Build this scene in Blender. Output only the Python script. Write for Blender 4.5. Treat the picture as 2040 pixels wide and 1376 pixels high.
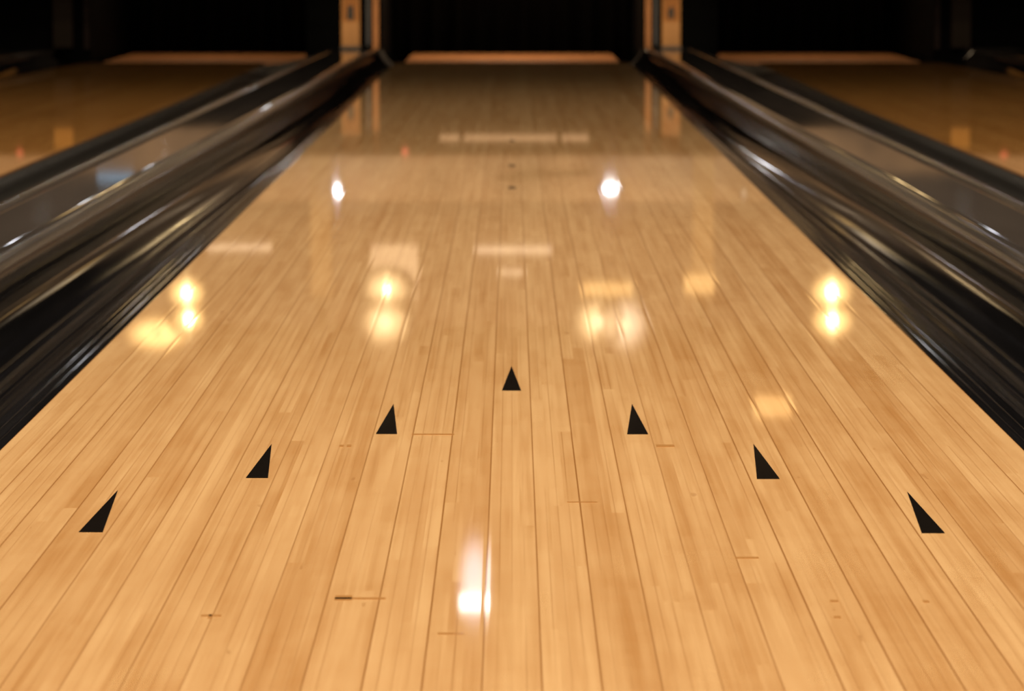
import bpy, math, random
from mathutils import Vector
random.seed(7)
sc = bpy.context.scene
for o in list(bpy.data.objects):
    bpy.data.objects.remove(o)
R = math.radians

# ------------------------------------------------------------------ camera
CAM_H, PITCH, FOC = 0.5148, 5.654, 8000.0          # height (m), pitch down (deg), focal length in pixels
cd = bpy.data.cameras.new('camera'); cam = bpy.data.objects.new('camera', cd)
sc.collection.objects.link(cam); sc.camera = cam
cam.location = (0, 0, CAM_H); cam.rotation_euler = (R(90 - PITCH), 0, 0)
cd.sensor_width = 36.0; cd.lens = FOC * 36.0 / 2040.0
cd.clip_start = 0.05; cd.clip_end = 200
cd.dof.use_dof = True; cd.dof.focus_distance = 3.95
cd.dof.aperture_fstop = (cd.lens / 1000.0) / 0.0088

# ------------------------------------------------------------------ world, exposure
w = bpy.data.worlds.new('world'); sc.world = w; w.use_nodes = True
w.node_tree.nodes['Background'].inputs[0].default_value = (0.010, 0.008, 0.006, 1)
w.node_tree.nodes['Background'].inputs[1].default_value = 1.0
sc.view_settings.view_transform = 'Standard'; sc.view_settings.look = 'None'
sc.view_settings.gamma = 1.0; sc.view_settings.use_curve_mapping = False
sc.view_settings.exposure = 0.0
sc.cycles.use_adaptive_sampling = False
sc.cycles.denoising_input_passes = 'RGB'      # the glossy boards confuse the albedo-guided denoiser

# ------------------------------------------------------------------ ceiling lights (area lamps under their fixtures)
LAMP_ROWS = [(-1.6, 38), (1.6, 48), (4.4, 68), (7.4, 64), (10.4, 36), (13.2, 22)]   # distance down the lane, watts
LAMP_COL = (1.0, 0.80, 0.58)
for ly, lw in LAMP_ROWS:
    for lx in (0.0,):
        l = bpy.data.lights.new('ceiling_lamp_light', 'AREA'); l.shape = 'RECTANGLE'
        l.size = 2.9; l.size_y = 0.6; l.energy = lw * 1.93; l.color = LAMP_COL
        lo = bpy.data.objects.new('ceiling_lamp_light', l); sc.collection.objects.link(lo)
        lo.location = (lx, ly, 2.93)

for px_, pw_ in ((0, 7.0), (-1.4, 2.2), (1.4, 2.2)):                                # pin lights inside the three pits
    l = bpy.data.lights.new('pin_light', 'AREA'); l.shape = 'RECTANGLE'; l.size = 0.5; l.size_y = 0.15
    l.energy = pw_; l.color = (1.0, 0.72, 0.45); lo = bpy.data.objects.new('pin_light', l); sc.collection.objects.link(lo)
    lo.location = (px_, 19.1, 0.84)

for tx_, te_ in ((-0.72, 26), (0.72, 26)):                                          # added spots without fixtures, brightening the two divider posts
    l = bpy.data.lights.new('post_fill_spot', 'SPOT'); l.energy = te_ * 62; l.color = (1.0, 0.78, 0.5); l.spot_size = R(3.2); l.spot_blend = 1.0; l.shadow_soft_size = 0.06
    lo = bpy.data.objects.new('post_fill_spot', l); sc.collection.objects.link(lo); lo.location = (tx_ * 0.9, 5.9, 2.92)
    lo.rotation_euler = (Vector((tx_, 18.1, 0.30)) - lo.location).to_track_quat('-Z', 'Y').to_euler()

# ------------------------------------------------------------------ materials
def srgb(r, g, b):
    f = lambda c: (c/255/12.92) if c/255 <= 0.04045 else ((c/255+0.055)/1.055)**2.4
    return (f(r), f(g), f(b), 1)

def mat(name, col, rough=0.5, metal=0.0, spec=0.5, emit=None, es=0.0):
    m = bpy.data.materials.new(name); m.use_nodes = True
    b = m.node_tree.nodes['Principled BSDF']
    b.inputs['Base Color'].default_value = col; b.inputs['Roughness'].default_value = rough
    b.inputs['Metallic'].default_value = metal; b.inputs['Specular IOR Level'].default_value = spec
    if emit:
        b.inputs['Emission Color'].default_value = emit; b.inputs['Emission Strength'].default_value = es
    return m

def noisy(m, scale=(8, 8, 8), amt=0.3, rough_amt=0.0, bump=0.0, detail=5, nscale=1.0):
    """procedural value/roughness variation in object space"""
    nt = m.node_tree; b = nt.nodes['Principled BSDF']
    tc = nt.nodes.new('ShaderNodeTexCoord'); mp = nt.nodes.new('ShaderNodeMapping')
    mp.inputs['Scale'].default_value = scale
    n = nt.nodes.new('ShaderNodeTexNoise'); n.inputs['Scale'].default_value = nscale; n.inputs['Detail'].default_value = detail
    nt.links.new(tc.outputs['Object'], mp.inputs[0]); nt.links.new(mp.outputs[0], n.inputs['Vector'])
    c = b.inputs['Base Color'].default_value[:]
    mr = nt.nodes.new('ShaderNodeMapRange'); mr.inputs[1].default_value = 0.3; mr.inputs[2].default_value = 0.7
    mr.inputs[3].default_value = 1 - amt; mr.inputs[4].default_value = 1 + amt
    nt.links.new(n.outputs[0], mr.inputs[0])
    vm = nt.nodes.new('ShaderNodeVectorMath'); vm.operation = 'SCALE'; vm.inputs[0].default_value = c[:3]
    nt.links.new(mr.outputs[0], vm.inputs[3]); nt.links.new(vm.outputs[0], b.inputs['Base Color'])
    if rough_amt:
        r0 = b.inputs['Roughness'].default_value
        m2 = nt.nodes.new('ShaderNodeMapRange'); m2.inputs[1].default_value = 0.3; m2.inputs[2].default_value = 0.7
        m2.inputs[3].default_value = max(0.0, r0 - rough_amt); m2.inputs[4].default_value = r0 + rough_amt
        nt.links.new(n.outputs[0], m2.inputs[0]); nt.links.new(m2.outputs[0], b.inputs['Roughness'])
    if bump:
        bp = nt.nodes.new('ShaderNodeBump'); bp.inputs['Strength'].default_value = bump; bp.inputs['Distance'].default_value = 0.002
        nt.links.new(n.outputs[0], bp.inputs['Height']); nt.links.new(bp.outputs[0], b.inputs['Normal'])
    return m

PLANK = 1.0541 / 25.0

def wood_material(name, light, dark, rough=0.028, gaps=True, spec=0.5):
    """lacquered maple: per-strip tone from the 'tone' attribute, stretched grain, dark board joints"""
    m = bpy.data.materials.new(name); m.use_nodes = True
    nt = m.node_tree; N = nt.nodes; L = nt.links; b = N['Principled BSDF']
    def math_(op, a=None, bb=None, c=None, clamp=False):
        n = N.new('ShaderNodeMath'); n.operation = op; n.use_clamp = clamp
        for i, v in enumerate((a, bb, c)):
            if v is None: continue
            if isinstance(v, (int, float)): n.inputs[i].default_value = v
            else: L.new(v, n.inputs[i])
        return n.outputs[0]
    tc = N.new('ShaderNodeTexCoord'); sep = N.new('ShaderNodeSeparateXYZ'); L.new(tc.outputs['Object'], sep.inputs[0])
    at = N.new('ShaderNodeAttribute'); at.attribute_name = 'tone'
    tone = at.outputs['Fac']
    def noise(sx, sy, detail, off=0.0, dist=0.0):
        mp = N.new('ShaderNodeMapping'); mp.inputs['Scale'].default_value = (sx, sy, 1)
        mp.inputs['Location'].default_value = (off, off * 1.7, 0)
        L.new(tc.outputs['Object'], mp.inputs[0])
        # shift the grain by the strip's own tone so it breaks at every joint
        ad = N.new('ShaderNodeVectorMath'); ad.operation = 'ADD'; L.new(mp.outputs[0], ad.inputs[0])
        cb = N.new('ShaderNodeCombineXYZ'); L.new(math_('MULTIPLY', tone, 37.0), cb.inputs[2]); L.new(cb.outputs[0], ad.inputs[1])
        n = N.new('ShaderNodeTexNoise'); n.inputs['Scale'].default_value = 1.0; n.inputs['Detail'].default_value = detail
        n.inputs['Distortion'].default_value = dist
        L.new(ad.outputs[0], n.inputs['Vector']); return n.outputs[0]
    grain = noise(170, 2.2, 5, 3.1, 0.3)     # fine long grain
    streak = noise(60, 0.9, 3, 8.2, 0.2)     # broader streaks
    cloud = noise(13, 3.5, 3, 1.4, 0.5)      # figure / clouding
    cross = noise(22, 26, 2, 5.0, 0.0)       # faint cross figure
    t = math_('MULTIPLY', math_('SUBTRACT', grain, 0.5), 0.85)
    t = math_('ADD', t, math_('MULTIPLY', math_('SUBTRACT', streak, 0.5), 1.1))
    t = math_('ADD', t, math_('MULTIPLY', math_('SUBTRACT', cloud, 0.5), 0.9))
    t = math_('ADD', t, math_('MULTIPLY', math_('SUBTRACT', cross, 0.5), 0.25))
    t = math_('ADD', t, tone, clamp=True)
    mix = N.new('ShaderNodeMix'); mix.data_type = 'RGBA'
    L.new(t, mix.inputs[0]); mix.inputs[6].default_value = light; mix.inputs[7].default_value = dark
    col = mix.outputs[2]
    # mineral flecks
    fl = noise(55, 9, 2, 12.0)
    fm = math_('MULTIPLY', math_('GREATER_THAN', fl, 0.76), 0.30)
    mx = N.new('ShaderNodeMix'); mx.data_type = 'RGBA'; L.new(fm, mx.inputs[0]); L.new(col, mx.inputs[6]); mx.inputs[7].default_value = (0.30, 0.12, 0.03, 1)
    col = mx.outputs[2]
    height = None
    if gaps:
        u = math_('ADD', math_('DIVIDE', sep.outputs[0], PLANK), 100.5)
        fr = math_('FRACT', u)
        d = math_('MULTIPLY', math_('MINIMUM', fr, math_('SUBTRACT', 1.0, fr)), PLANK)      # metres to the nearest joint
        ga = N.new('ShaderNodeAttribute'); ga.attribute_name = 'joint'                          # how open this joint is
        # wander of the joint's darkness along the lane
        wn = noise(1.5, 3.0, 2, 20.0)
        g = N.new('ShaderNodeMapRange'); g.inputs[1].default_value = 0.0003; g.inputs[2].default_value = 0.0011
        g.inputs[3].default_value = 1.0; g.inputs[4].default_value = 0.0
        L.new(d, g.inputs[0])
        gm = math_('MULTIPLY', g.outputs[0], ga.outputs['Fac'])
        gm = math_('MULTIPLY', gm, math_('ADD', 0.45, wn), clamp=True)
        mx2 = N.new('ShaderNodeMix'); mx2.data_type = 'RGBA'; L.new(gm, mx2.inputs[0]); L.new(col, mx2.inputs[6]); mx2.inputs[7].default_value = (0.33, 0.15, 0.045, 1)
        col = mx2.outputs[2]
        # fine seams between the glued strips of a plank
        fr2 = math_('FRACT', math_('MULTIPLY', u, 4.0))
        d2 = math_('MULTIPLY', math_('MINIMUM', fr2, math_('SUBTRACT', 1.0, fr2)), PLANK / 4)
        g2 = N.new('ShaderNodeMapRange'); g2.inputs[1].default_value = 0.0001; g2.inputs[2].default_value = 0.0010
        g2.inputs[3].default_value = 0.75; g2.inputs[4].default_value = 0.0; L.new(d2, g2.inputs[0])
        gm2 = math_('MULTIPLY', g2.outputs[0], math_('MULTIPLY', math_('SUBTRACT', noise(30, 1.3, 1, 31.0), 0.35), 1.9, clamp=True))
        mx3 = N.new('ShaderNodeMix'); mx3.data_type = 'RGBA'; L.new(gm2, mx3.inputs[0]); L.new(col, mx3.inputs[6]); mx3.inputs[7].default_value = (0.36, 0.16, 0.045, 1)
        col = mx3.outputs[2]
        hh = N.new('ShaderNodeMapRange'); hh.inputs[1].default_value = 0.0; hh.inputs[2].default_value = 0.004
        L.new(d, hh.inputs[0]); hh.interpolation_type = 'SMOOTHSTEP'
        height = math_('MULTIPLY', hh.outputs[0], 0.35)
    L.new(col, b.inputs['Base Color'])
    b.inputs['Roughness'].default_value = rough; b.inputs['Specular IOR Level'].default_value = spec
    # lacquer: faint waviness + rounded joints
    wav = noise(5, 1.0, 0, 40.0)
    hsum = math_('MULTIPLY', wav, 0.35)
    if height is not None: hsum = math_('ADD', hsum, height)
    bp = N.new('ShaderNodeBump'); bp.inputs['Strength'].default_value = 0.30; bp.inputs['Distance'].default_value = 0.00025
    L.new(hsum, bp.inputs['Height']); L.new(bp.outputs[0], b.inputs['Normal'])
    ro = math_('ADD', rough, math_('MULTIPLY', math_('SUBTRACT', noise(20, 3, 3, 50.0), 0.5), 0.016))
    L.new(math_('MAXIMUM', ro, 0.02), b.inputs['Roughness'])
    return m

WOOD = wood_material('lane_maple', (0.78, 0.51, 0.25, 1), (0.54, 0.285, 0.105, 1))
WOOD2 = wood_material('lane_maple_amber', (0.66, 0.34, 0.10, 1), (0.44, 0.19, 0.045, 1))
DECK = noisy(mat('pin_deck_maple', srgb(206, 142, 92), 0.45, spec=0.3), (30, 1.5, 1), 0.18)
INLAY = mat('dark_walnut_inlay', (0.010, 0.008, 0.007, 1), 0.05, spec=0.4)
GUTTER = noisy(mat('black_gutter_plastic', (0.006, 0.006, 0.007, 1), 0.07, spec=0.12), (30, 0.8, 30), 0.3, rough_amt=0.03, bump=0.10)
GUTTER2 = noisy(mat('dull_black_gutter', (0.008, 0.008, 0.008, 1), 0.55, spec=0.08), (30, 0.8, 30), 0.3)
RAIL = noisy(mat('dark_bronze_rail', (0.040, 0.034, 0.031, 1), 0.15, metal=0.0, spec=0.45), (12, 0.9, 12), 0.15, rough_amt=0.05, bump=0.06)
CAPM = noisy(mat('grey_cap_laminate', (0.050, 0.044, 0.041, 1), 0.035, spec=0.5), (7, 0.9, 7), 0.2, rough_amt=0.01)
RIM = mat('rim_band_brown', (0.14, 0.10, 0.075, 1), 0.4)  # gutter rims carry caught light in this colour; also the post bands
BLACK = noisy(mat('black_paint', (0.0025, 0.0025, 0.0025, 1), 0.8, spec=0.05), (5, 5, 5), 0.3)
CURT = noisy(mat('black_pit_curtain', (0.012, 0.010, 0.009, 1), 0.9, spec=0.1), (40, 1, 1), 0.4)
POST = noisy(mat('post_tan', srgb(226, 162, 92), 0.45, spec=0.3), (14, 4, 3), 0.12)
LABEL = noisy(mat('yellow_plate', srgb(198, 120, 6), 0.4, spec=0.3), (14, 4, 3), 0.10)
ORANGE = noisy(mat('edge_wood', srgb(222, 150, 88), 0.5, spec=0.3), (14, 4, 3), 0.15)
STEEL = mat('dull_steel', (0.045, 0.045, 0.05, 1), 0.45, metal=0.3)
MARK = mat('mark_ink', (0.015, 0.008, 0.004, 1), 0.5)
FLOORM = noisy(mat('dark_subfloor', (0.020, 0.017, 0.015, 1), 0.6), (3, 3, 3), 0.4)
WALLM = noisy(mat('dark_wall_paint', (0.035, 0.024, 0.016, 1), 0.8), (2, 2, 2), 0.2)
CEILM = noisy(mat('dark_ceiling_paint', (0.03, 0.024, 0.018, 1), 0.85), (2, 2, 2), 0.2)
HOUS = mat('lamp_housing', (0.03, 0.03, 0.03, 1), 0.4)
def glow(name, col, s, soft=False):
    m = mat(name, (0.1, 0.1, 0.1, 1), 0.5, emit=col, es=s)
    if soft:                                   # painted lamp halo: emission fades out from the middle
        nt = m.node_tree; N = nt.nodes; L = nt.links
        tc = N.new('ShaderNodeTexCoord'); v = N.new('ShaderNodeVectorMath'); v.operation = 'SUBTRACT'; v.inputs[1].default_value = (0.5, 0.5, 0.5)
        w_ = N.new('ShaderNodeVectorMath'); w_.operation = 'MULTIPLY'; w_.inputs[1].default_value = (1, 0, 1)
        ln = N.new('ShaderNodeVectorMath'); ln.operation = 'LENGTH'; mr = N.new('ShaderNodeMapRange'); mr.interpolation_type = 'SMOOTHERSTEP'
        mr.inputs[1].default_value = 0.5; mr.inputs[2].default_value = 0.05; mr.inputs[3].default_value = 0.0; mr.inputs[4].default_value = s
        L.new(tc.outputs['Generated'], v.inputs[0]); L.new(v.outputs[0], w_.inputs[0]); L.new(w_.outputs[0], ln.inputs[0]); L.new(ln.outputs['Value'], mr.inputs[0])
        L.new(mr.outputs[0], N['Principled BSDF'].inputs['Emission Strength'])
    return m

# ------------------------------------------------------------------ helpers
def tag(o, label=None, cat=None, group=None, kind=None):
    for k, v in (('label', label), ('category', cat), ('group', group), ('kind', kind)):
        if v: o[k] = v
    return o
def empty(name, loc=(0, 0, 0), label=None, cat=None, group=None):
    o = bpy.data.objects.new(name, None); sc.collection.objects.link(o); o.location = loc
    o.empty_display_size = 0.1
    return tag(o, label, cat, group)
def mesh(name, vs, fs, m, parent=None, smooth=False):
    me = bpy.data.meshes.new(name); me.from_pydata([tuple(v) for v in vs], [], fs); me.update()
    if smooth:
        for p in me.polygons: p.use_smooth = True
    me.materials.append(m)
    o = bpy.data.objects.new(name, me); sc.collection.objects.link(o)
    if parent: o.parent = parent; o.location = -parent.location
    return o
def box(vs, fs, x0, x1, y0, y1, z0, z1):
    n = len(vs)
    vs += [(x0, y0, z0), (x1, y0, z0), (x1, y1, z0), (x0, y1, z0), (x0, y0, z1), (x1, y0, z1), (x1, y1, z1), (x0, y1, z1)]
    fs += [tuple(n + i for i in f) for f in ((0, 3, 2, 1), (4, 5, 6, 7), (0, 1, 5, 4), (1, 2, 6, 5), (2, 3, 7, 6), (3, 0, 4, 7))]
def boxes(name, bs, m, parent=None, bevel=0.0):
    vs, fs = [], []
    for q in bs: box(vs, fs, *q)
    o = mesh(name, vs, fs, m, parent)
    if bevel:
        md = o.modifiers.new('bevel', 'BEVEL'); md.width = bevel; md.segments = 2; md.limit_method = 'ANGLE'
    return o
def interp(tab, y):
    if y <= tab[0][0]: return tab[0][1]
    for (a, u), (b, v) in zip(tab, tab[1:]):
        if y <= b:
            t = (y - a) / (b - a); return u + (v - u) * t
    return tab[-1][1]
def loft(name, prof, ys, side, m, parent=None, smooth=True, thick=0.0):
    vs, fs = [], []
    n = None
    for y in ys:
        p = prof(y); n = len(p)
        vs += [(side * x, y, z) for x, z in p]
    for i in range(len(ys) - 1):
        for j in range(n - 1):
            a = i * n + j
            f = (a, a + 1, a + n + 1, a + n)
            fs.append(f if side < 0 else f[::-1])
    for i0 in (0, (len(ys) - 1) * n):          # end caps
        fs.append(tuple(range(i0, i0 + n)))
    o = mesh(name, vs, fs, m, parent, smooth)
    for p in o.data.polygons:
        if len(p.vertices) > 4: p.use_smooth = False
    return o
END = 18.12
YS = [0, 1.5, 3, 4.5, 6, 7, 8, 9, 10, 11, 12, 13, 14, 14.75, 15.5, 16, 16.5, 17, 17.4, 17.8, END]

# ------------------------------------------------------------------ lanes
HALF = 1.0541 / 2
def lane_surface(parent, left, right, m, seed, special=None):
    """board surface: every strip of board is a face with its own tone; a skirt gives it thickness"""
    rnd = random.Random(seed)
    vs, fs, tones, joints = [], [], [], []
    sub = 3
    n = round((right(0) - left(0)) / PLANK) * sub
    jt = {}
    lines = [None] * (n + 1)
    ysl = [y for y in YS]
    for k in range(n):
        pl = k // sub
        if k % sub == 0:
            ptone = rnd.gauss(0.42, 0.09)
            jo = rnd.choice([0.3, 0.7, 1.0, 0.9, 0.6])
            # board-end joints of this plank
        cuts = [0.0]
        y = rnd.uniform(0.2, 1.6)
        while y < END - 0.5:
            cuts.append(y); y += rnd.uniform(0.7, 3.0)
        cuts.append(END)
        for c0, c1 in zip(cuts, cuts[1:]):
            tone = ptone + rnd.gauss(0, 0.055)
            if special: tone = special(pl, k % sub, 0.5 * (c0 + c1), tone)
            # follow the lane's edges
            seg = [c0] + [y for y in YS if c0 < y < c1] + [c1]
            for a, b in zip(seg, seg[1:]):
                f0, f1 = k / n, (k + 1) / n
                xa0 = left(a) + (right(a) - left(a)) * f0; xa1 = left(a) + (right(a) - left(a)) * f1
                xb0 = left(b) + (right(b) - left(b)) * f0; xb1 = left(b) + (right(b) - left(b)) * f1
                i = len(vs)
                vs += [(xa0, a, 0), (xa1, a, 0), (xb1, b, 0), (xb0, b, 0)]
                fs.append((i, i + 1, i + 2, i + 3)); tones.append(tone); joints.append(jo)
    # skirt
    for fn, s in ((left, -1), (right, 1)):
        for a, b in zip(YS, YS[1:]):
            i = len(vs)
            vs += [(fn(a), a, 0), (fn(b), b, 0), (fn(b), b, -0.055), (fn(a), a, -0.055)]
            fs.append((i, i + 1, i + 2, i + 3) if s > 0 else (i + 3, i + 2, i + 1, i)); tones.append(0.9); joints.append(0)
    for y, s in ((0.0, -1), (END, 1)):
        i = len(vs)
        vs += [(left(y), y, 0), (right(y), y, 0), (right(y), y, -0.055), (left(y), y, -0.055)]
        fs.append((i, i + 1, i + 2, i + 3) if s < 0 else (i + 3, i + 2, i + 1, i)); tones.append(0.9); joints.append(0)
    i = len(vs)
    for a, b in zip(YS, YS[1:]):
        i = len(vs)
        vs += [(left(a), a, -0.055), (right(a), a, -0.055), (right(b), b, -0.055), (left(b), b, -0.055)]
        fs.append((i + 3, i + 2, i + 1, i)); tones.append(0.9); joints.append(0)
    o = mesh('board_surface', vs, fs, m, parent)
    for nm, data in (('tone', tones), ('joint', joints)):
        at = o.data.attributes.new(nm, 'FLOAT', 'FACE')
        at.data.foreach_set('value', data)
    return o

def center_tone(pl, sub, y, t):
    p = pl - 12                              # plank number counted from the middle
    if p == -4 and y < 4.3: t = max(t, 0.62)
    if p == 2 and y < 4.3: t = max(t, 0.58)
    if p in (0, 1) and y < 4.0: t = min(t, 0.30)
    if p == -2 and y < 3.9: t = min(t, 0.32)
    if p == 7 and y < 7: t = max(t, 0.60)
    if p == 3 and y < 4.3: t = min(t, 0.38)
    if p in (-9, -6) and y < 5: t = max(t, 0.50)
    if p in (-12, -11): t = min(t, 0.42)
    return t

lane = empty('bowling_lane', (0, 0, 0), 'glossy pale maple bowling lane with seven black arrows running down the middle', 'bowling lane')
lane_surface(lane, lambda y: -HALF, lambda y: HALF, WOOD, 11, center_tone)
def plate(name, pts, m, parent, t=0.0007, lab=None):
    n = len(pts); vs = [(x, y, -0.002) for x, y in pts] + [(x, y, t) for x, y in pts]
    fs = [tuple(range(n))[::-1], tuple(range(n, 2 * n))] + [(i, (i + 1) % n, (i + 1) % n + n, i + n) for i in range(n)]
    o = mesh(name, vs, fs, m, parent)
    if lab: o['label'] = lab
    return o
ARROWS = [((-0.0006, 4.9354), (-0.0117, 4.664), (0.0106, 4.664)),
          ((-0.1343, 4.524), (-0.1447, 4.2429), (-0.1223, 4.2429)),
          ((-0.2505, 4.1539), (-0.2596, 3.8871), (-0.2381, 3.8871)),
          ((-0.3757, 3.7961), (-0.3835, 3.5217), (-0.3622, 3.5217)),
          ((0.1360, 4.524), (0.1225, 4.2407), (0.1447, 4.2407)),
          ((0.2516, 4.1539), (0.2386, 3.8797), (0.2606, 3.8797)),
          ((0.3756, 3.7854), (0.3620, 3.5156), (0.3824, 3.5156))]
for a, b, c in ARROWS:
    plate('arrow', [b, c, a], INLAY, lane, lab='black triangular aiming arrow')
for y in (10.78, 9.53, 8.65):  # small dark ovals laid along the lane's middle
    plate('dark_spot', [(0.009 * math.cos(i * R(30)), y + 0.045 * math.sin(i * R(30))) for i in range(12)], INLAY, lane, t=0.0004, lab='small dark round spot')

JOINT = mat('joint_filler', (0.50, 0.26, 0.09, 1), 0.05)
for x0, x1, y0, y1 in ((-0.1791, -0.1749, 4.135, 4.148), (-0.1717, -0.1671, 4.133, 4.150), (0.1499, 0.1686, 4.133, 4.150), (-0.1411, -0.1005, 3.154, 3.162), (-0.1409, -0.1274, 3.149, 3.172), (-0.2409, -0.2253, 3.072, 3.079), (-0.2350, -0.2323, 3.062, 3.081), (0.1892, 0.2092, 3.368, 3.376), (0.3253, 0.3301, 3.138, 3.148), (0.2521, 0.2581, 3.141, 3.150), (0.2488, 0.2542, 3.064, 3.073), (-0.1067, -0.0613, 4.236, 4.245), (0.0515, 0.0796, 3.714, 3.718), (-0.0560, -0.0359, 2.990, 2.997)):
    plate('board_joint', [(x0, y0), (x1, y0), (x1, y1), (x0, y1)], JOINT, lane, t=0.0004)

A2 = [(0, 1.18), (9.1, 1.167), (13.8, 1.123), (END, 1.108)]
C2 = [(0, 2.18), (12.5, 2.16), (15.8, 2.03), (END, 1.927)]
for s, nm in ((-1, 'left'), (1, 'right')):
    l2 = empty('bowling_lane', (s * 1.6, 0, 0), 'amber wooden neighbouring lane cut off by the %s edge, beyond the grey divider' % nm, 'bowling lane')
    if s < 0: lane_surface(l2, lambda y: -interp(C2, y), lambda y: -interp(A2, y), WOOD2, 23)
    else: lane_surface(l2, lambda y: interp(A2, y), lambda y: interp(C2, y), WOOD2, 31)

# ------------------------------------------------------------------ gutters and dividers
TIN = [(0, 0), (6, 0), (8, -0.017), (11, -0.057), (15.45, -0.093), (END, -0.148)]
TOUT = [(0, 0.0), (7.3, -0.002), (10.3, -0.026), (12, -0.038), (16.3, -0.082), (END, -0.105)]
def smooth01(t): t = max(0.0, min(1.0, t)); return t * t * (3 - 2 * t)
RIDGES = (0.045, 0.10, 0.155, 0.40, 0.52, 0.63, 0.74)
def gutter_profile(inner, outer, flip=False):
    def f(y):
        e, o = inner(y) + 0.0015, outer(y)
        d = 0.070; w_ = smooth01((y - 15.2) / (END - 15.2))
        pts = []
        n = 84
        for i in range(n + 1):
            u = i / n
            uu = 1 - u if flip else u
            v = (uu - 0.17) / 0.83                      # flat flange beside the boards, then the trough
            near = -0.005 - (d * max(0.0, math.sin(math.pi * min(1.0, v))) ** 0.5 if v > 0 else 0)
            for r_ in RIDGES: near += 0.0022 * math.exp(-((uu - r_) / 0.011) ** 2)
            far = -0.010 * (1 - uu) + 0.058 * uu ** 1.9
            z = near * (1 - w_) + far * w_
            pts.append((e + (o - e) * u, z))
        pts += [(o, pts[-1][1] - 0.004), (o, -0.09), (e, -0.09)]
        return pts
    return f
def cap_a(y): return 0.735 + interp(TIN, y)
def cap_b(y): return 0.932 + interp(TOUT, y)
def near_nose(fa):
    return lambda y: [(fa(y) + dx, z) for dx, z in ((0.030, -0.085), (0.030, -0.012), (0.020, -0.006), (0.012, 0.008), (0.004, 0.022), (0.0, 0.036), (0.001, 0.047), (0.006, 0.057), (0.013, 0.0625), (0.021, 0.064), (0.0235, 0.0635), (0.0245, 0.058), (0.0245, -0.085))]
def far_nose(fb):
    return lambda y: [(fb(y) - dx, z) for dx, z in ((0.030, -0.085), (0.030, -0.012), (0.020, -0.006), (0.012, 0.008), (0.004, 0.022), (0.0, 0.036), (0.001, 0.047), (0.006, 0.057), (0.013, 0.0625), (0.024, 0.064), (0.034, 0.0635), (0.036, 0.058), (0.036, -0.085))][::-1]
def panel(fa, fb):
    def f(y):
        x0, x1 = fa(y) + 0.0265, fb(y) - 0.038
        return [(x0, -0.085), (x0, 0.0605), (x0 + 0.001, 0.0618)] + [(x0 + 0.001 + (x1 - x0 - 0.002) * i / 8, 0.0618) for i in range(1, 8)] + [(x1 - 0.001, 0.0618), (x1, 0.0605), (x1, -0.085)]
    return f
A3 = [(0, 2.42), (13, 2.34), (16.8, 2.13), (END, 2.03)]
def c2(y): return interp(C2, y)
def a3(y): return interp(A3, y)
def b3(y): return a3(y) + 0.24
def gutter(s, inner, outer, label, flip):
    g = empty('gutter', (s * (inner(9) + outer(9)) / 2, 0, 0), label, 'gutter')
    loft('channel', gutter_profile(inner, outer, flip), YS, s, GUTTER2 if flip else GUTTER, g)
    if 'along' not in label: return g
    # rim at the pit end, caught light painted pale, following the channel's profile
    p = gutter_profile(inner, outer)(END)[:85]
    vs, fs = [], []
    for i, (x, z) in enumerate(p):
        vs += [(s * x, END - 0.004, z + 0.004), (s * x, END + 0.014, z + 0.004), (s * x, END + 0.014, z - 0.010), (s * x, END - 0.004, z - 0.010)]
    for i in range(len(p) - 1):
        for j in range(4):
            a = i * 4 + j; b = i * 4 + (j + 1) % 4
            fs.append((a, b, b + 4, a + 4))
    fs += [(0, 1, 2, 3), tuple(len(vs) - 4 + k for k in (3, 2, 1, 0))]
    mesh('end_rim', vs, fs, RIM, g)['label'] = 'end rim painted pale brown for caught light'
    return g
for s, nm in ((-1, 'left'), (1, 'right')):
    gutter(s, lambda y: HALF, lambda y: cap_a(y) + 0.0285 * (1 - smooth01((y - 15.2) / 2.9)) + 0.001, 'glossy black ridged gutter along the %s side of the arrowed lane' % nm, False)
    gutter(s, lambda y: cap_b(y) + 0.001 - 0.029 * (1 - smooth01((y - 15.2) / 2.9)) , lambda y: interp(A2, y) - 0.0015, 'narrow dark gutter between the %s grey divider and the %s amber lane' % (nm, nm), True)
    gutter(s, lambda y: c2(y), lambda y: a3(y) + 0.0285 * (1 - smooth01((y - 15.2) / 2.9)) + 0.001, 'dark gutter beyond the amber lane at the far %s edge' % nm, False)
    for fa, fb, lab in ((cap_a, cap_b, 'long grey-topped divider with rounded rails between the arrowed lane and %s amber lane' % nm),
                        (a3, b3, 'short stretch of pale-topped divider at the far %s edge beyond the amber lane' % nm)):
        t = empty('lane_divider', (s * (fa(9) + fb(9)) / 2, 0, 0), lab, 'lane divider')
        loft('side_rail', near_nose(fa), YS, s, RAIL, t); loft('side_rail', far_nose(fb), YS, s, RAIL, t)
        loft('top_panel', panel(fa, fb), YS, s, CAPM, t)

# ------------------------------------------------------------------ pin decks, pit
for x0, x1, lab in ((-0.488, 0.488, 'bright narrow wooden pin deck at the end of the arrowed lane'),
                    (-1.86, -0.955, 'dim orange wooden pin deck at the end of the left amber lane'),
                    (0.955, 1.86, 'dim orange wooden pin deck at the end of the right amber lane')):
    t = empty('pin_deck', ((x0 + x1) / 2, 18.4, 0), lab, 'pin deck')
    boxes('deck_boards', [(x0, x1, 18.36, 19.80, -0.06, -0.001)], DECK, t, 0.004)
    boxes('tail_strip', [(x0 + 0.01, x1 - 0.01, 19.80, 19.84, -0.06, -0.004)], BLACK, t)

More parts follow.
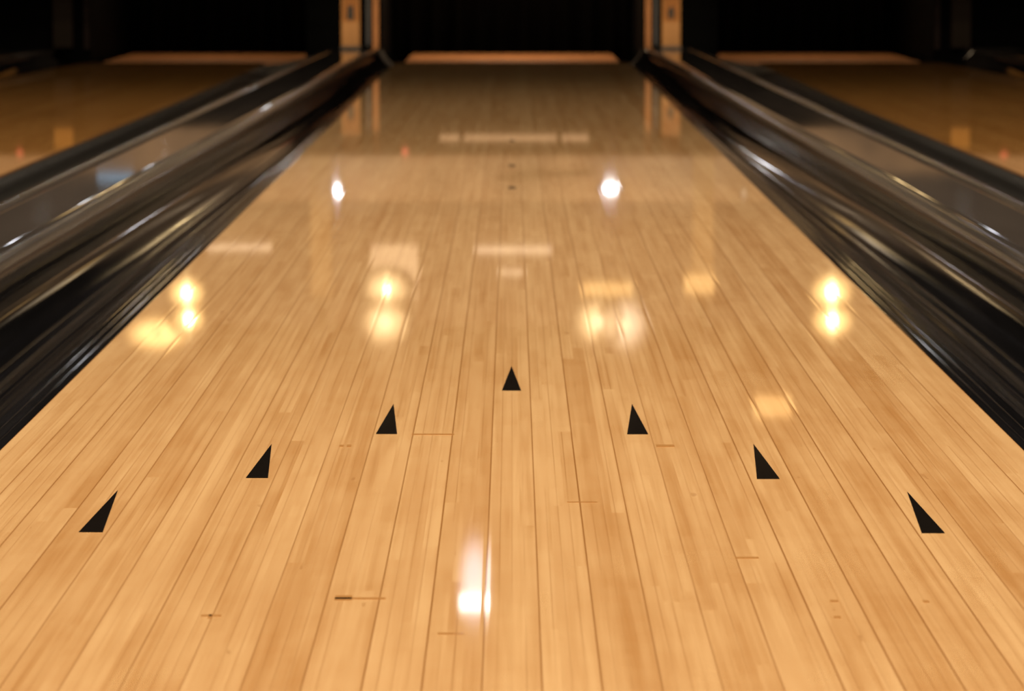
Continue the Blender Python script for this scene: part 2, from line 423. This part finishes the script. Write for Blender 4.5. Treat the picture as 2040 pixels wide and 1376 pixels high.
# posts standing on the dividers
def post(s, x, wdt, tall, label, glyph, dim=False):
    t = empty('divider_post', (s * x, 18.1, 0.064), label, 'post')
    h2 = wdt / 2
    boxes('post_body', [(s * x - h2, s * x + h2, 18.08, 18.16, 0.0645, 0.40)], POST, t, 0.004)
    boxes('base_band', [(s * x - h2 - 0.003, s * x + h2 + 0.003, 18.074, 18.165, 0.0642, 0.076)], RIM, t)
    pl = boxes('number_plate', [(s * x - h2 + 0.008, s * x + h2 - 0.008, 18.076, 18.08, 0.186, 0.365)], LABEL, t); pl['label'] = 'ochre number plate'
    if glyph == 'tall':
        ring = []
        for z0, z1, hw in ((0.194, 0.226, 0.015), (0.226, 0.256, 0.013)):
            ring.append((s * x - hw, s * x + hw, 18.0735, 18.076, z0, z1))
        o = boxes('mark', ring, MARK, t)
    else:
        o = boxes('mark', [(s * x - 0.014, s * x + 0.012, 18.0735, 18.076, 0.200, 0.236), (s * x - 0.009, s * x + 0.009, 18.0735, 18.076, 0.236, 0.25)], MARK, t)
    return t
post(-1, 0.725, 0.084, 1, 'tan post with an ochre plate and tall dark mark, left of the pit opening', 'tall')
post(1, 0.715, 0.084, 1, 'tan post with an ochre plate and squarish dark mark, right of the pit opening', 'square')
# kickback walls either side of each pit
for s, nm in ((-1, 'left'), (1, 'right')):
    t = empty('kickback_wall', (s * 0.72, 18.9, -0.06), 'black pit side wall with thin orange front edge, %s of the middle opening' % nm, 'pit wall')
    boxes('wall_panel', [tuple(sorted((s * 0.59, s * 0.93))) + (18.17, 20.9, -0.085, 0.9)], BLACK, t)
    boxes('front_edge', [tuple(sorted((s * 0.600, s * 0.628))) + (18.145, 18.169, 0.058, 0.9)], ORANGE, t, 0.002)['label'] = 'thin orange wooden front edge'
    boxes('guide_strip', [tuple(sorted((s * 0.638, s * 0.658))) + (18.150, 18.169, 0.075, 0.9)], STEEL, t, 0.002)['label'] = 'dull grey metal strip'
    t = empty('kickback_wall', (s * 2.05, 18.9, -0.06), 'dark brown-black pit side wall at the far %s edge of the photo' % nm, 'pit wall')
    boxes('wall_panel', [tuple(sorted((s * 1.90, s * 2.33))) + (18.17, 20.9, -0.085, 0.9)], BLACK, t)
    boxes('front_edge', [tuple(sorted((s * 1.905, s * 1.930))) + (18.145, 18.169, 0.058, 0.9)], mat('dark_edge', (0.018, 0.009, 0.006, 1), 0.6, spec=0.2), t, 0.002)
    boxes('corner_post', [tuple(sorted((s * 1.975, s * 2.065))) + (18.10, 18.168, 0.066, 0.9)], mat('post_shaded_brown', (0.022, 0.013, 0.006, 1), 0.6, spec=0.2), t, 0.004)['label'] = 'corner post painted dim brown for weak light'  # weak light at the corner painted as a dark post colour
    boxes('post_glow_plate', [tuple(sorted((s * 1.978, s * 2.062))) + (18.094, 18.0995, 0.296, 0.385)], mat('amber_plate_glow', srgb(206, 132, 52), 0.4, emit=srgb(206, 132, 52), es=0.30), t)['label'] = 'added amber plate with painted glow'  # added plate; its glow paints the post's brighter upper part
for xc, wd, lab in ((0, 1.17, 'black curtain at the back of the middle pit opening'), (-1.41, 0.96, 'black curtain at the back of the left pit opening'), (1.41, 0.96, 'black curtain at the back of the right pit opening')):
    vs, fs = [], []
    n = 60
    for i in range(n + 1):
        x = xc - wd / 2 + wd * i / n; yy = 20.5 + 0.02 * math.sin(i * 1.1)
        vs += [(x, yy, -0.08), (x, yy, 0.9), (x, yy + 0.012, 0.9), (x, yy + 0.012, -0.08)]
    for i in range(n):
        for j in range(4):
            a = i * 4 + j; b = i * 4 + (j + 1) % 4
            fs.append((a, b, b + 4, a + 4))
    fs += [(3, 2, 1, 0), tuple(n * 4 + k for k in range(4))]
    tag(mesh('pit_curtain', vs, fs, CURT, None, True), lab, 'curtain')

# ------------------------------------------------------------------ masking units over the pins (seen mirrored in the lanes)
MY = 17.72
ART = glow('art_tan_glow', (0.84, 0.43, 0.17, 1), 0.62)  # light on the artwork painted in as emission
nt = ART.node_tree; bN = nt.nodes['Principled BSDF']
tc = nt.nodes.new('ShaderNodeTexCoord'); nz = nt.nodes.new('ShaderNodeTexNoise'); nz.inputs['Scale'].default_value = 3.0; nz.inputs['Detail'].default_value = 2
mr = nt.nodes.new('ShaderNodeMapRange'); mr.inputs[1].default_value = 0.35; mr.inputs[2].default_value = 0.65; mr.inputs[3].default_value = 0.13; mr.inputs[4].default_value = 0.30
nt.links.new(tc.outputs['Object'], nz.inputs['Vector']); nt.links.new(nz.outputs[0], mr.inputs[0]); nt.links.new(mr.outputs[0], bN.inputs['Emission Strength'])
ART2 = glow('fascia_glow_brown', (0.80, 0.36, 0.11, 1), 0.055)  # light on the fascia painted in as emission
ART3 = glow('fascia_glow_dim', (0.80, 0.36, 0.11, 1), 0.016)  # weaker painted glow for the side units
POSTGLOW = glow('strip_glow_amber', (0.90, 0.45, 0.12, 1), 0.20)
for x0, x1, lab in ((-0.83, 0.83, 'tan masking panel with painted-in glow above the middle pit, mirrored in the arrowed lane'),
                    (-2.45, -0.86, 'tan masking panel with painted-in glow above the left pit, mirrored in the left lane'),
                    (0.86, 2.45, 'tan masking panel with painted-in glow above the right pit, mirrored in the right lane')):
    t = empty('masking_unit', ((x0 + x1) / 2, MY, 0.39), lab, 'masking unit')
    boxes('housing', [(x0, x1, MY + 0.03, MY + 0.30, 0.41, 2.45)], HOUS, t)
    boxes('art_panel', [(x0 + 0.01, x1 - 0.01, MY, MY + 0.029, 0.40, 0.60)], ART, t)
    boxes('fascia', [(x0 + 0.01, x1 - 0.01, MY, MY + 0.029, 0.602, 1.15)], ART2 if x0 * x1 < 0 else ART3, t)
    boxes('upper_fascia', [(x0 + 0.01, x1 - 0.01, MY, MY + 0.029, 1.152, 2.44)], BLACK, t)
for s, nm in ((-1, 'left'), (1, 'right')):  # added glowing strips stand in for the posts' mirrored upper part
    tag(boxes('post_glow_strip', [(s * 0.845 - 0.045 , s * 0.845 + 0.045, MY - 0.012, MY - 0.002, 0.40, 1.02)], POSTGLOW), 'added amber glow strip standing in for the upper post, mirrored on the %s' % nm, 'trim')

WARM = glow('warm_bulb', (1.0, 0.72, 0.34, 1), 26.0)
WARMD = glow('warm_halo', (1.0, 0.62, 0.22, 1), 2.6, True)
WARMS = glow('warm_halo_soft', (1.0, 0.68, 0.32, 1), 1.7, True)
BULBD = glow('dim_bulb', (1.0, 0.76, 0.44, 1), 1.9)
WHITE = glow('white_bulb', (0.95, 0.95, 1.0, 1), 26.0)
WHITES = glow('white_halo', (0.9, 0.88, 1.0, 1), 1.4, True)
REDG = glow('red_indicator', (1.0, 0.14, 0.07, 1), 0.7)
TANG = glow('pale_tube', (1.0, 0.76, 0.50, 1), 1.3, True)
def disc(name, x, z, y, rx, rz, m, parent, depth=0.01, n=24):
    vs, fs = [], []
    for yy in (y, y + depth):
        vs += [(x + rx * math.cos(2 * math.pi * i / n), yy, z + rz * math.sin(2 * math.pi * i / n)) for i in range(n)]
    fs = [tuple(range(n))[::-1], tuple(range(n, 2 * n))] + [(i, (i + 1) % n, (i + 1) % n + n, i + n) for i in range(n)]
    return mesh(name, vs, fs, m, parent)
def lamp(x, z, r_in, r_out, bulb, halo, label, squash=1.0):
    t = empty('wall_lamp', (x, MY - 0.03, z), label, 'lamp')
    disc('lamp_halo', x, z, MY - 0.02, r_out, r_out * squash, halo, t, 0.015)  # glowing disc paints the halo around the bulb
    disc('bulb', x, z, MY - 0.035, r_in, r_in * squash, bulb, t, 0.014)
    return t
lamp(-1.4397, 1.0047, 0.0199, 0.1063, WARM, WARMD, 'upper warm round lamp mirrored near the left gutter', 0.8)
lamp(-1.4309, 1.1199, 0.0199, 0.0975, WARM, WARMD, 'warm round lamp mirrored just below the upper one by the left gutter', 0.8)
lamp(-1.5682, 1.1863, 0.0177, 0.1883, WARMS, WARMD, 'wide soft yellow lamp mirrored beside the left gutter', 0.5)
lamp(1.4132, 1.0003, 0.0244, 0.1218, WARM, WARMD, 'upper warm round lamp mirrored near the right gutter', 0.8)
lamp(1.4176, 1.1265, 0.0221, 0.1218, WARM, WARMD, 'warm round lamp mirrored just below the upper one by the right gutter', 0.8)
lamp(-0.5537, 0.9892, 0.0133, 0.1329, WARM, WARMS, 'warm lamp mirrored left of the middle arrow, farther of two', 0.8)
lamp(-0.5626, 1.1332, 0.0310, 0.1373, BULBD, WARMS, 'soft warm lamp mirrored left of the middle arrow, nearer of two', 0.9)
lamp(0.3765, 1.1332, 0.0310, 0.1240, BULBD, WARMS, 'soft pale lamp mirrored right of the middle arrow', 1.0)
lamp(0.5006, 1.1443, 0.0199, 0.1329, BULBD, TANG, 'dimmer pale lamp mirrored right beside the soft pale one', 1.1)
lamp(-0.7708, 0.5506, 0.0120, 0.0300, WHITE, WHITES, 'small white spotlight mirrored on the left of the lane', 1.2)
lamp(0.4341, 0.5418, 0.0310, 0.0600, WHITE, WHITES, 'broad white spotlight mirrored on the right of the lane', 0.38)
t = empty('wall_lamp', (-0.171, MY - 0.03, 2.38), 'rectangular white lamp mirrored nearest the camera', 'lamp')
boxes('lamp_halo', [(-0.265, -0.070, MY - 0.02, MY - 0.005, 2.02, 2.56)], WHITES, t)  # same painted halo as a box
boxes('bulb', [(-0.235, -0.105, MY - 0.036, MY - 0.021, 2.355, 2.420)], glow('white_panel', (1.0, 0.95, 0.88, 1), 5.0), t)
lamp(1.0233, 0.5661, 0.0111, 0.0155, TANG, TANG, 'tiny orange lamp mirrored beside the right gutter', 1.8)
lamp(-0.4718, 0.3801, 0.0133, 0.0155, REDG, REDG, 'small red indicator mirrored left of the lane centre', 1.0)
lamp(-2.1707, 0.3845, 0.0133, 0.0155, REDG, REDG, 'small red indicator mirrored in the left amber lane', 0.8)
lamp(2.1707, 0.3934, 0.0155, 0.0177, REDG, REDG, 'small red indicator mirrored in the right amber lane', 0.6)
def bar(x0, x1, z0, z1, m, label, dy=0.02):
    o = boxes('light_bar', [(x0, x1, MY - dy, MY - dy + 0.012, z0, z1)], m)
    return tag(o, label, 'light')
BARW = glow('bar_glow', (1.0, 0.72, 0.45, 1), 0.95)
BARO = glow('bar_glow_amber', (1.0, 0.58, 0.20, 1), 0.95)
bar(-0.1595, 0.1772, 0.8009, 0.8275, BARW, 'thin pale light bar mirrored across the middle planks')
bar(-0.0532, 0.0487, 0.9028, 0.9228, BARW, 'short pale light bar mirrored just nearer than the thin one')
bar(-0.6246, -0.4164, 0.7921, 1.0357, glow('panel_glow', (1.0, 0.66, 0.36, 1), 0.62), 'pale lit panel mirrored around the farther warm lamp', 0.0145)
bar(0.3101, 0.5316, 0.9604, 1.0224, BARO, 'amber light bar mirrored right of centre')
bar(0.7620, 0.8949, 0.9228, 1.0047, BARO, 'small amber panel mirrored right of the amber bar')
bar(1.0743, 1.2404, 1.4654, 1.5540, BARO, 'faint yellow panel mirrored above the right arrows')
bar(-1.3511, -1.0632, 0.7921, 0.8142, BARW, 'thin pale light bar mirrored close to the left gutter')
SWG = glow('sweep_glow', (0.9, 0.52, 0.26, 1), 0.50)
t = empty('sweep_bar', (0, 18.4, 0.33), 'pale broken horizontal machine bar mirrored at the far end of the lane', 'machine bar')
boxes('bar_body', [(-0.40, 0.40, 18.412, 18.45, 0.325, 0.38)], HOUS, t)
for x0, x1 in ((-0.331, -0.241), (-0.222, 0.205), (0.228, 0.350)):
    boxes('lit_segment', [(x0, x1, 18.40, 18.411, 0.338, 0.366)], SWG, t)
# dark motif across the middle masking panel's artwork
mpts = [(-0.085, 0.502), (-0.02, 0.482), (0.03, 0.464), (0.10, 0.458), (0.17, 0.468), (0.25, 0.470), (0.33, 0.462), (0.385, 0.478), (0.36, 0.492), (0.27, 0.494), (0.16, 0.502), (0.08, 0.514), (0.012, 0.518), (-0.04, 0.512)]
n = len(mpts)
vs = [(x, MY - 0.004, z - 0.005) for x, z in mpts] + [(x, MY - 0.001, z - 0.005) for x, z in mpts]
fs = [tuple(range(n)), tuple(range(n, 2 * n))[::-1]] + [(i, i + n, (i + 1) % n + n, (i + 1) % n) for i in range(n)]
mu = [o for o in bpy.data.objects if o.name.startswith('masking_unit') and abs(o.location.x) < 0.01][0]
mesh('dark_motif', vs, fs, mat('motif_brown', (0.06, 0.035, 0.02, 1), 0.6, emit=(0.84, 0.43, 0.17, 1), es=0.09), mu)
lamp(-1.53, 0.68, 0.014, 0.03, WHITE, WHITES, 'small white lamp beside the cool blue bar, glinting on the left rail')
BLUE = glow('cool_blue_tube', (0.42, 0.72, 1.0, 1), 1.5)
bar(-1.83, -1.67, 0.612, 0.622, BLUE, 'cool blue light bar mirrored in the left grey divider top')
lamp(-1.785, 0.88, 0.022, 0.045, WHITE, WHITES, 'white lamp whose glint lies on the left divider rail')
lamp(-2.07, 1.10, 0.026, 0.05, WHITE, WHITES, 'white lamp whose glint lies on the left divider rail nearest the photo edge')
lamp(1.995, 1.045, 0.026, 0.05, WHITE, WHITES, 'white lamp whose glint lies on the right divider rail')

# ------------------------------------------------------------------ room shell
def struct(name, bs, m):
    return tag(boxes(name, bs, m), kind='structure')
struct('floor', [(-4.2, 4.2, -4.0, 22.0, -0.19, -0.10)], FLOORM)
struct('floor_approach', [(-4.2, 4.2, -4.0, -0.02, -0.10, -0.002)], noisy(mat('approach_boards', (0.55, 0.30, 0.11, 1), 0.12), (25, 1, 1), 0.2))
struct('ceiling', [(-4.2, 4.2, -4.0, 22.0, 3.0, 3.1)], CEILM)
struct('wall_left', [(-4.3, -4.2, -4.0, 22.0, -0.19, 3.1)], WALLM)
struct('wall_right', [(4.2, 4.3, -4.0, 22.0, -0.19, 3.1)], WALLM)
struct('wall_back', [(-4.2, 4.2, 21.2, 21.3, -0.10, 3.0)], BLACK)
struct('wall_front', [(-4.2, 4.2, -4.1, -4.0, -0.19, 3.1)], WALLM)
FIXG = glow('ceiling_diffuser', (1.0, 0.82, 0.6, 1), 2.0)
for ly, lw in LAMP_ROWS:
    for lx in (0.0,):
        t = empty('ceiling_light', (lx, ly, 3.0), 'wide warm rectangular ceiling light over the lanes', 'ceiling light', 'ceiling lights over the lanes')
        boxes('frame', [(lx - 1.50, lx + 1.50, ly - 0.34, ly + 0.34, 2.955, 2.999)], HOUS, t)
        boxes('diffuser', [(lx - 1.45, lx + 1.45, ly - 0.30, ly + 0.30, 2.945, 2.954)], FIXG, t)
